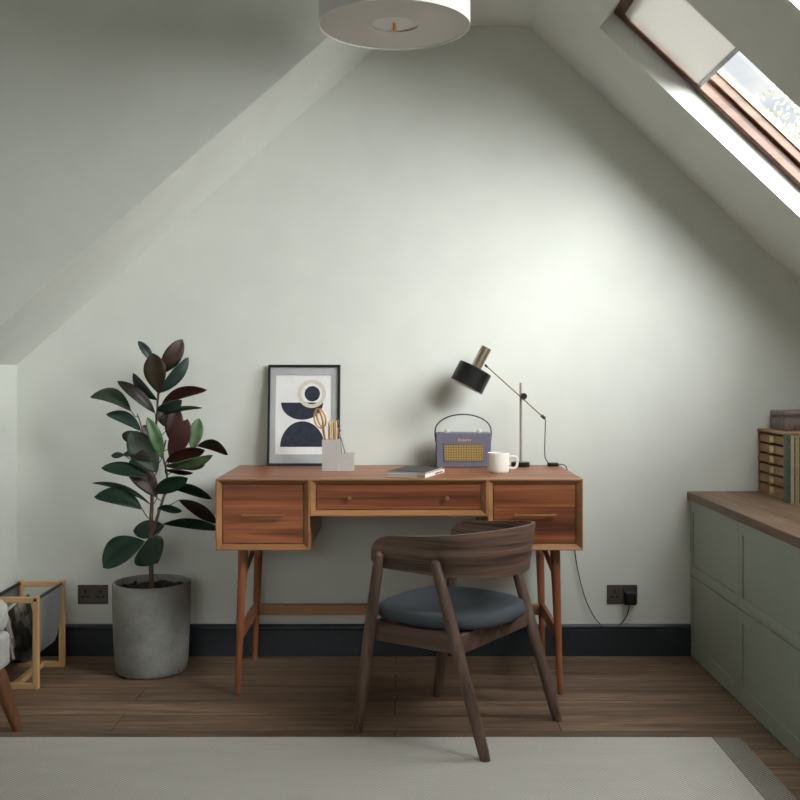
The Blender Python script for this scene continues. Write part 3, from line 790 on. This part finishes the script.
# ------------------------------------------------------------------ magazines on the desk
mang = math.atan2(.05, -.14) + PI       # direction of the long edge
def magazine(loc, rz, w, l, h, mats, label, group=None):
    t = thing('magazine', label, 'magazine', loc, rz, group)
    bm = B(); box(bm, -w / 2 + .001, w / 2 - .001, -l / 2 + .001, l / 2, .0012, h - .0012); obj('pages', bm, mats[1], t)
    bm = B(); box(bm, -w / 2, w / 2, -l / 2, l / 2, 0, .0011); box(bm, -w / 2, w / 2, -l / 2, l / 2, h - .0011, h); obj('cover', bm, mats[0], t)
    return t
cA, cB, cC = Vector((.0858, -.522)), Vector((-.054, -.470)), Vector((.179, -.359))
rz = math.atan2((cA - cB).y, (cA - cB).x)
ctr = (cB + cC) / 2
w_, l_ = (cA - cB).length * .98, (cC - cA).length * 1.18
ctr.x -= .004
m1 = magazine((ctr.x, ctr.y, DT + .0004), rz, w_, l_, .013, (M['cover_wh'], M['grey_pg']), 'lower white magazine of the two on the desk, with rust print on its edge')
bm = B(); box(bm, w_ / 2, w_ / 2 + .0012, -l_ / 2, l_ / 2, 0, .013); sp = obj('spine', bm, M['cover_wh'], m1)
bm = B(); box(bm, w_ / 2 + .0013, w_ / 2 + .0018, l_ / 2 - .11, l_ / 2 - .02, .002, .008); obj('spine_print', bm, M['orange'], m1)
bm = B(); box(bm, w_ / 2 - .03, w_ / 2, -l_ / 2 - .001, -l_ / 2 - .0002, 0, .0125); obj('corner_print', bm, M['beige'], m1)
magazine((ctr.x - .001, ctr.y + .003, DT + .0138), rz + .03, w_ * .985, l_ * .97, .006, (M['cover_dk'], M['cream_pg']), 'upper magazine of the two on the desk, with a dark cover')

# ------------------------------------------------------------------ framed print
fh, fw = .408, .2925
lean = math.asin(.046 / fh)
t = thing('framed_print', 'black framed abstract print of navy semicircles leaning on the wall above the desk', 'framed picture', (-.3885, -.068, DT + .001), rot=(-lean, 0, 0))
hwf = fw / 2; bw = .0095
def pring(bm, x0, x1, z0, z1, w, y0, y1):
    box(bm, x0, x1, y0, y1, z0, z0 + w); box(bm, x0, x1, y0, y1, z1 - w, z1)
    box(bm, x0, x0 + w, y0, y1, z0 + w, z1 - w); box(bm, x1 - w, x1, y0, y1, z0 + w, z1 - w)
bm = B(); pring(bm, -hwf, hwf, 0, fh, bw, -.002, .018); obj('frame', bm, M['black_pl'], t, bevel=.0008)
bm = B(); box(bm, -hwf + bw, hwf - bw, .010, .014, bw, fh - bw); obj('backing_board', bm, M['mat'], t)
bm = B(); q0, q1, p0, p1 = bw, fh - bw, .0455, fh - .0405
box(bm, -hwf + bw, hwf - bw, .005, .0098, q0, p0); box(bm, -hwf + bw, hwf - bw, .005, .0098, p1, q1)
box(bm, -hwf + bw, -hwf + .032, .005, .0098, p0, p1); box(bm, hwf - .032, hwf - bw, .005, .0098, p0, p1); obj('mount', bm, M['mat'], t)
ix0, ix1, iz0, iz1 = -hwf + .032, hwf - .032, .032 + .004, fh - .032 + .003
bm = B(); box(bm, ix0, ix1, .0085, .0097, p0 + .0003, p1 - .0003); pr = obj('print', bm, M['paper'], t)
def disc(bm, cx, cz, r, y, th0=0, th1=2 * PI, n=48, ri=0, sq=1):
    out = [(cx + r * math.cos(th0 + (th1 - th0) * i / n), cz + sq * r * math.sin(th0 + (th1 - th0) * i / n)) for i in range(n + (0 if th1 - th0 > 6.2 else 1))]
    if ri:
        inn = [(cx + ri * math.cos(th0 + (th1 - th0) * i / n), cz + sq * ri * math.sin(th0 + (th1 - th0) * i / n)) for i in range(n)]
        A = [bm.verts.new((x, y, z)) for x, z in out]; C = [bm.verts.new((x, y, z)) for x, z in inn]
        for i in range(n): bm.faces.new((A[i], A[(i + 1) % n], C[(i + 1) % n], C[i]))
    else: bm.faces.new([bm.verts.new((x, y, z)) for x, z in out])
SF = 246.5                                     # pixels per metre at the print
def fx(u): return (u - 304.2) / SF
def fz(v): return (465.6 - v) / SF + .0
bm = B(); disc(bm, fx(302.8), fz(447), 22 / SF, .0082, 0, PI, sq=1.16); disc(bm, fx(302.2), fz(402.8), 21 / SF, .0082, PI, 2 * PI, sq=.82)
disc(bm, fx(312.3), fz(394), 7.7 / SF, .0082)
obj('print_navy_shapes', bm, M['navy'], t)
bm = B(); disc(bm, fx(311.8), fz(394), 14.2 / SF, .0079, n=56, ri=10.4 / SF); obj('print_sand_ring', bm, M['tan'], t)

# ------------------------------------------------------------------ pencil holder and what it holds
HX0, HX1, HY0, HY1 = -.297, -.1765, -.281, -.221
hxm = -.2290; hh, hl = .118, .065
hc = ((HX0 + HX1) / 2, -.251, DT + .0003)
t = thing('pencil_holder', 'stepped pale concrete pencil holder standing in front of the framed print', 'pencil holder', hc)
bm = B(); wl = .006
def cup_(bm, x0, x1, h):
    box(bm, x0, x1, HY0, HY1, hc[2], hc[2] + .006)
    for (a, b, c, d) in ((x0, x0 + wl, HY0, HY1), (x1 - wl, x1, HY0, HY1), (x0 + wl, x1 - wl, HY0, HY0 + wl), (x0 + wl, x1 - wl, HY1 - wl, HY1)):
        box(bm, a, b, c, d, hc[2] + .006, hc[2] + h)
cup_(bm, HX0, hxm, hh); obj('tall_cup', bm, M['holder'], t, True)
bm = B(); cup_(bm, hxm + .0002, HX1, hl); obj('low_cup', bm, M['holder'], t, True)
hb = DT + .0068
for i, (u, vt, dd, mm) in enumerate(((329.3, 420, .245, 0), (331.6, 419, .262, 0), (333.6, 418, .24, 0), (336.2, 419, .258, 0))):
    top = at(u, vt, dd); bot = Vector((top.x + (.002 if i % 2 else -.002), -dd, hb)); tt = thing('pencil', ['pale wooden pencil in the tall cup, nearest the scissors', 'pale wooden pencil in the tall cup, second from the scissors', 'pale wooden pencil in the tall cup, third from the scissors', 'pale wooden pencil in the tall cup, farthest from the scissors'][i], 'pencil', bot, 0, 'pencils in the concrete holder')
    bm = B(); tube(bm, [bot, bot.lerp(top, .9)], .0045, 6); obj('shaft', bm, M['pencil'], tt, True)
    bm = B(); tube(bm, [bot.lerp(top, .9005), bot.lerp(top, .98)], [.0043, .0014], 8); tube(bm, [bot.lerp(top, .98), top], [.0012, .0003], 6, mi=1); obj('tip', bm, [M['pencil'], M['lead']], tt, True)
def ring_path(c, ra, rb, ang, n=28, ydir=Vector((0, 0, 0))):
    out = []
    for i in range(n + 1):
        th = 2 * PI * i / n; x, z = ra * math.cos(th), rb * math.sin(th)
        out.append(c + Vector((x * math.cos(ang) - z * math.sin(ang), 0, x * math.sin(ang) + z * math.cos(ang))) + ydir * math.cos(th))
    return out
tt = thing('scissors', 'gold-handled scissors standing handles up in the tall cup', 'scissors', at(326, 440, .25))
bm = B(); c = at(320, 418.5, .255); tube(bm, ring_path(c, .0215, .037, .22), .0036, 8, caps=False); tube(bm, [at(323.5, 428, .255), at(325.5, 440, .254), (-.281, -.252, hb + .03)], [.004, .004, .003], 8); obj('handle', bm, M['gold'], tt, True, smooth='all')
bm = B(); c = at(319.6, 417.5, .243); tube(bm, ring_path(c, .009, .034, .28), .0040, 8, caps=False); tube(bm, [at(322.6, 428, .243), at(325.0, 440, .246), (-.279, -.246, hb + .03)], [.004, .004, .003], 8); obj('handle', bm, M['gold'], tt, True, smooth='all')
bm = B(); tube(bm, [(-.281, -.252, hb + .032), (-.282, -.252, hb)], [.003, .001], 6); tube(bm, [(-.279, -.246, hb + .032), (-.276, -.246, hb)], [.003, .001], 6); obj('blades', bm, M['chrome'], tt, True)
tt = thing('drawing_compass', 'silver drawing compass leaning in the low cup of the concrete holder', 'compass', (-.206, -.25, hb))
hd = at(338.8, 431, .25)
bm = B(); tube(bm, [hd + Vector((-.001, 0, .044)), hd + Vector((0, 0, .012))], .0017, 8); lathe(bm, [(.0075, -.004), (.0075, .004)], hd, 16, (0, -1, 0)); tube(bm, [hd + Vector((0, 0, .014)), hd], .0055, 10); obj('hinge', bm, M['chrome'], tt, True, smooth=True)
bm = B(); tube(bm, [hd, (-.2250, -.25, .85), (-.2225, -.25, hb)], [.003, .0024, .001], 8); obj('leg', bm, M['chrome'], tt, True, smooth=True)
bm = B(); tube(bm, [hd, (-.2125, -.25, .85), (-.204, -.25, hb)], [.003, .0024, .001], 8); obj('leg', bm, M['chrome'], tt, True, smooth=True)

# ------------------------------------------------------------------ cabinets and worktop on the right
CX = 1.183; WZ = .669; CT_ = .636
def cabinet(d0, d1, label):
    t = thing('storage_cabinet', label, 'cabinet', (1.55, -(d0 + d1) / 2, 0), 0, 'green cabinets under the worktop')
    bm = B(); box(bm, CX + .020, XR - .004, -d1 + .0005, -d0 - .0005, 0, CT_ - .001); obj('body', bm, M['cab'], t, True)
    for z0, z1, lo in ((.0035, .3275, .058), (.3315, CT_ - .004, .042)):
        bm = B(); st = .036; x0, xm, x1 = CX, CX + .0045, CX + .0195; a, b = -d1 + .0015, -d0 - .0015
        box(bm, xm, x1, a, b, z0, z1)
        box(bm, x0, xm, a, a + st, z0, z1); box(bm, x0, xm, b - st, b, z0, z1)
        box(bm, x0, xm, a + st, b - st, z0, z0 + lo); box(bm, x0, xm, a + st, b - st, z1 - .042, z1)
        obj('door', bm, M['cab'], t, True, bevel=.001)
cabinet(.004, .605, 'sage green shaker cabinet nearest the far wall')
cabinet(.605, 1.21, 'sage green shaker cabinet, second from the far wall')
cabinet(1.21, 1.815, 'sage green shaker cabinet, third from the far wall')
t = thing('worktop', 'long dark wooden worktop lying on the green cabinets', 'worktop', (1.5, -1.0, CT_))
bm = B(); box(bm, 1.171, XR - .002, -1.83, -.001, CT_, WZ); obj('slab', bm, M['top_wood'], t, True, bevel=.003)

# drawer chest
cx0, cx1, cd0, cd1, cz1 = 1.458, 1.80, .012, .292, .925
t = thing('drawer_chest', 'small wooden chest of six drawers with brass label holders on the worktop', 'drawer chest', ((cx0 + cx1) / 2, -(cd0 + cd1) / 2, WZ + .0005))
z0 = WZ + .0005
bm = B()
box(bm, cx0, cx1, -cd1, -cd1 + .008, z0, cz1 - .010); box(bm, cx0, cx1, -cd0 - .008, -cd0, z0, cz1 - .010)
box(bm, cx1 - .008, cx1, -cd1 + .008, -cd0 - .008, z0, cz1 - .010); box(bm, cx0, cx1 - .008, -cd1 + .008, -cd0 - .008, z0, z0 + .006)
box(bm, cx0 - .003, cx1 + .003, -cd1 - .003, -cd0 + .003, cz1 - .010, cz1)
obj('carcass', bm, M['chest'], t, True, bevel=.0015)
ph = (cz1 - .010 - z0 - .006) / 6
for i in range(6):
    a = z0 + .006 + i * ph
    bm = B(); box(bm, cx0 + .004, cx0 + .30, -cd1 + .0095, -cd0 - .0095, a + .001, a + ph - .008)
    dr = obj('drawer', bm, M['chest'], t, True, bevel=.001)
    yc = -.160; zc = a + (ph - .007) / 2
    bm = B(); w, h = .024, .0125
    for (p, q, r, s) in ((yc - w, yc + w, zc - h, zc - h + .004), (yc - w, yc + w, zc + h - .003, zc + h), (yc - w, yc - w + .004, zc - h, zc + h), (yc + w - .004, yc + w, zc - h, zc + h)):
        box(bm, cx0 + .0005, cx0 + .0038, p, q, r, s)
    tube(bm, [(cx0 + .002, yc - .008, zc - h), (cx0 - .010, yc, zc - h - .003), (cx0 + .002, yc + .008, zc - h)], .002, 6)
    obj('label_holder', bm, M['label'], dr, True)
    bm = B(); box(bm, cx0 + .0022, cx0 + .0038, yc - w + .004, yc + w - .004, zc - h + .004, zc + h - .003); obj('label_card', bm, M['card'], dr, True)
# old case on top of the chest
t = thing('storage_case', 'old brown leather-covered case lying on top of the drawer chest', 'case', (1.64, -.11, cz1 + .0005))
zz = cz1 + .0005
bm = B(); box(bm, 1.504, 1.84, -.165, -.02, zz, zz + .052); obj('case_base', bm, M['case'], t, True, bevel=.005, seg=3)
bm = B(); box(bm, 1.502, 1.842, -.167, -.018, zz + .0545, zz + .076); obj('case_lid', bm, M['case'], t, True, bevel=.006, seg=3)
bm = B(); box(bm, 1.5035, 1.8405, -.1655, -.0195, zz + .0522, zz + .0543); obj('seam', bm, M['case_lt'], t, True)
bm = B(); tube(bm, smooth_path([(1.545, -.165, zz + .012), (1.546, -.172, zz + .008), (1.552, -.174, zz + .004), (1.575, -.174, zz + .004), (1.581, -.172, zz + .008), (1.582, -.165, zz + .012)], 4), .0025, 8); obj('handle', bm, M['leather'], t, True, smooth='all')

# books standing in front of the chest
bang = math.radians(-14); bo = Vector((1.4305, -.398, WZ + .0005))
def book(off, w, h, dep, cov, page, label, band=None):
    e = Vector((math.cos(bang), math.sin(bang), 0)); p = bo + e * off
    t = thing('book', label, 'book', p, bang, 'old books beside the drawer chest')
    bm = B(); c = .0016
    box(bm, 0, c, 0, dep, 0, h); box(bm, w - c, w, 0, dep, 0, h); box(bm, c, w - c, 0, c, 0, h)
    obj('cover', bm, cov, t, bevel=.0006)
    bm = B(); box(bm, c, w - c, c, dep - .002, .003, h - .003); obj('pages', bm, page, t)
    if band:
        bm = B(); box(bm, w * .2, w * .8, -.0006, -.0001, h * band[0], h * band[1]); obj('spine_label', bm, band[2], t)
dep = .098
book(0, .0125, .252, dep, M['bk_green'], M['cream_pg'], 'mottled green cloth book, first of the row beside the drawer chest')
book(.0130, .0115, .246, dep, M['bk_cream'], M['cream_pg'], 'thin cream book between the green book and the tan book', (.05, .93, M['bk_cream']))
book(.0250, .0035, .244, dep, M['bk_red'], M['cream_pg'], 'very thin dark red booklet between cream book and tan book')
book(.0290, .0130, .246, dep, M['bk_tan'], M['cream_pg'], 'thin tan book left of the teal book', (.1, .9, M['bk_tan']))
book(.0425, .0180, .247, dep, M['bk_teal'], M['cream_pg'], 'dark teal cloth book on the worktop')
book(.0610, .036, .250, dep, M['bk_dark'], M['cream_pg'], 'dark brown book with red spine panels at the picture edge', (.32, .72, M['bk_red']))

# ------------------------------------------------------------------ magazine rack
RXr, RXl, RZ = -1.315, -1.498, .338
rd0, rd1 = .152, .462
t = thing('magazine_rack', 'oak magazine rack with a grey felt sling beside the left wall', 'magazine rack', ((RXr + RXl) / 2, -.307, 0))
pw = .021
for (y0, y1) in ((-rd0 - .022, -rd0), (-rd1, -rd1 + .022)):
    for x0 in (RXr - pw, RXl):
        bm = B(); box(bm, x0, x0 + pw, y0, y1, 0, RZ); obj('post', bm, M['oak'], t, True, bevel=.002)
    for z0 in (0.001, RZ - .0235):
        bm = B(); box(bm, RXl + pw, RXr - pw, y0, y1, z0, z0 + pw - .001); obj('rail', bm, M['oak_h'], t, True, bevel=.002)
bm = B(); box(bm, -1.416, -1.394, -rd1 + .022, -rd0 - .022, .002, .022); obj('base_rail', bm, M['oak_h'], t, True, bevel=.002)
for x in (RXr - pw / 2, RXl + pw / 2):
    bm = B(); tube(bm, [(x, -rd1 - .0015, RZ - .012), (x, -rd0 - .022, RZ - .012)], .0055, 12); obj('hanging_rod', bm, M['black'], t, True, smooth=True)
def sling():
    bm = B(); prof = [(RXr - .006, .326), (RXr - .012, .336), (RXr - .020, .330)]
    xc = (RXr + RXl) / 2; prof = []
    N = 26
    for i in range(N + 1):
        th = PI * i / N; x = xc + (RXr - pw / 2 - xc + .001) * math.copysign(abs(math.cos(th)) ** .38, math.cos(th)); z = .335 - .245 * abs(math.sin(th)) ** .95
        prof.append((x, z))
    y0, y1 = -rd1 + .0222, -rd0 - .0222
    rows = [[bm.verts.new((x, y, z)) for x, z in prof] for y in (y0, y0 + .1, y1 - .1, y1)]
    for a in range(3):
        for i in range(N): bm.faces.new((rows[a][i], rows[a][i + 1], rows[a + 1][i + 1], rows[a + 1][i]))
    g = bmesh.ops.solidify(bm, geom=bm.faces[:], thickness=.004)
    return bm
obj('sling', sling(), M['felt'], t, True, smooth='all')
def rack_mag(x0, x1, d0, d1, z0, z1, th, mat, label):
    tt = thing('magazine', label, 'magazine', ((x0 + x1) / 2, -(d0 + d1) / 2, z0), 0, 'magazines in the rack')
    bm = B(); hexa(bm, [(x0, -d1, z0), (x1, -d1, z1 - .02), (x0, -d0, z0), (x1, -d0, z1), (x0 + th, -d1, z0), (x1 + th, -d1, z1 - .02), (x0 + th, -d0, z0), (x1 + th, -d0, z1)]); obj('pages', bm, M['grey_pg'], tt, True)
    bm = B(); a = th + .0006; c = .0012
    hexa(bm, [(x0 + a, -d1, z0), (x1 + a, -d1, z1 - .02), (x0 + a, -d0, z0), (x1 + a, -d0, z1), (x0 + a + c, -d1, z0), (x1 + a + c, -d1, z1 - .02), (x0 + a + c, -d0, z0), (x1 + a + c, -d0, z1)]); obj('cover', bm, mat, tt, True)
rack_mag(-1.418, -1.452, .200, .434, .104, .292, .008, M['mag'], 'magazine with a dark photo cover, in the felt sling of the rack')
rack_mag(-1.436, -1.470, .205, .43, .112, .285, .010, M['cover_dk'], 'plain dark magazine behind the photo magazine in the rack')

# ------------------------------------------------------------------ armchair at the left edge
ar = thing('armchair', 'pale grey tweed armchair with round walnut legs at the left edge of the picture', 'armchair', (-1.62, -1.22, 0))
def cush(name, x0, x1, y0, y1, z0, z1, r, bev=None):
    bm = B(); box(bm, x0, x1, y0, y1, z0, z1)
    o = obj(name, bm, M['tweed'], ar, True, bevel=r, seg=6)
    for p in o.data.polygons: p.use_smooth = True
    return o
cush('seat_base', -2.0, -1.262, -1.58, -.86, .205, .318, .018)
cush('seat_cushion', -1.92, -1.262, -1.47, -.862, .3185, .425, .034)
cush('backrest', -2.13, -1.935, -1.58, -.86, .325, .82, .05)
for x, y, fx_, fy in ((-1.294, -.905, -1.232, -.882), (-1.30, -1.53, -1.243, -1.56), (-1.95, -.905, -2.0, -.88), (-1.95, -1.53, -2.0, -1.56)):
    rz0 = .0108 if fy < -.95 else .0002
    taper_leg((x, y, .206), (fx_, fy, rz0), .028, .0165, M['arm_leg'], ar)

# ------------------------------------------------------------------ outside: a birch beyond the roof window
tr = thing('birch_tree', 'yellow-green birch standing outdoors, seen through the roof window', 'tree', (8.6, 15, -4.0))
bm = B(); tube(bm, [(8.6, 15, -4), (8.7, 15, 1), (8.5, 15.1, 5.2)], [.22, .15, .04], 10); 
for k in range(10):
    a = k * 2.4; z = 2.2 + k * .3; tube(bm, [(8.6, 15, z), (8.6 + 1.3 * math.cos(a), 15 + 1.3 * math.sin(a), z + .9)], [.05, .01], 6)
obj('trunk', bm, M['bark'], tr, True, smooth=True)
bm = B(); rnd = random.Random(3)
for k in range(3000):
    while True:
        p = Vector((rnd.uniform(-1, 1), rnd.uniform(-1, 1), rnd.uniform(-1, 1)))
        if p.length < 1: break
    q = Vector((8.0 + p.x * 2.4, 15 + p.y * 1.6, 4.6 + p.z * 2.2)); s = rnd.uniform(.03, .07)
    m = Euler((rnd.uniform(0, 6), rnd.uniform(0, 6), rnd.uniform(0, 6))).to_matrix()
    bm.faces.new([bm.verts.new(q + m @ Vector(c) * s) for c in ((-1, 0, 0), (0, -.55, .1), (1, 0, 0), (0, .55, .1))])
fo = obj('foliage', bm, M['treeleaf'], tr, True); fo['kind'] = 'stuff'

# ------------------------------------------------------------------ sky, sun
W = bpy.data.worlds.new('World'); SC.world = W; W.use_nodes = True
nt = W.node_tree; bg = nt.nodes['Background']
tc = nt.nodes.new('ShaderNodeTexCoord'); mp = nt.nodes.new('ShaderNodeMapping'); mp.inputs['Scale'].default_value = (1, 1, 2.2)
nz = nt.nodes.new('ShaderNodeTexNoise'); nz.inputs['Scale'].default_value = 5; nz.inputs['Detail'].default_value = 6; nz.inputs['Roughness'].default_value = .55
rp = nt.nodes.new('ShaderNodeValToRGB'); e = rp.color_ramp.elements
e[0].position = .40; e[0].color = (.46, .60, .74, 1); e[1].position = .66; e[1].color = (1, 1, 1, 1)
nt.links.new(tc.outputs['Generated'], mp.inputs['Vector']); nt.links.new(mp.outputs['Vector'], nz.inputs['Vector'])
nt.links.new(nz.outputs['Fac'], rp.inputs['Fac']); nt.links.new(rp.outputs['Color'], bg.inputs['Color'])
SKY = .92
bg.inputs['Strength'].default_value = SKY
def sun(name, direction, strength, angle, color=(1, 1, 1)):
    l = bpy.data.lights.new(name, 'SUN'); l.energy = strength; l.angle = math.radians(angle); l.color = color
    o = bpy.data.objects.new(name, l); COL.objects.link(o); o.location = (4, -3, 5)
    o.rotation_euler = Vector(direction).normalized().to_track_quat('-Z', 'Y').to_euler(); return o
sun('sun', (-1, .92, -.34), 17.5, 60, (1, .997, .985))
sun('sky_light', (-.5, .38, -.78), 17, 130, (1, .997, .985))

# ------------------------------------------------------------------ camera
cam = bpy.data.cameras.new('camera'); co = bpy.data.objects.new('camera', cam); COL.objects.link(co)
cam.sensor_width = 36; cam.sensor_fit = 'HORIZONTAL'; cam.lens = F / 800 * 36
co.location = (0, -CD, CH); co.rotation_euler = (PI / 2, 0, 0); cam.shift_y = -28 / 800
cam.clip_start = .05; cam.clip_end = 200
SC.camera = co
SC.view_settings.view_transform = 'Standard'; SC.view_settings.look = 'None'; SC.view_settings.gamma = 1
SC.view_settings.use_curve_mapping = False; SC.view_settings.exposure = .22
SC.cycles.use_denoising = True
SC.cycles.max_bounces = 12; SC.cycles.diffuse_bounces = 8; SC.cycles.transparent_max_bounces = 12
SC.cycles.sample_clamp_indirect = 6
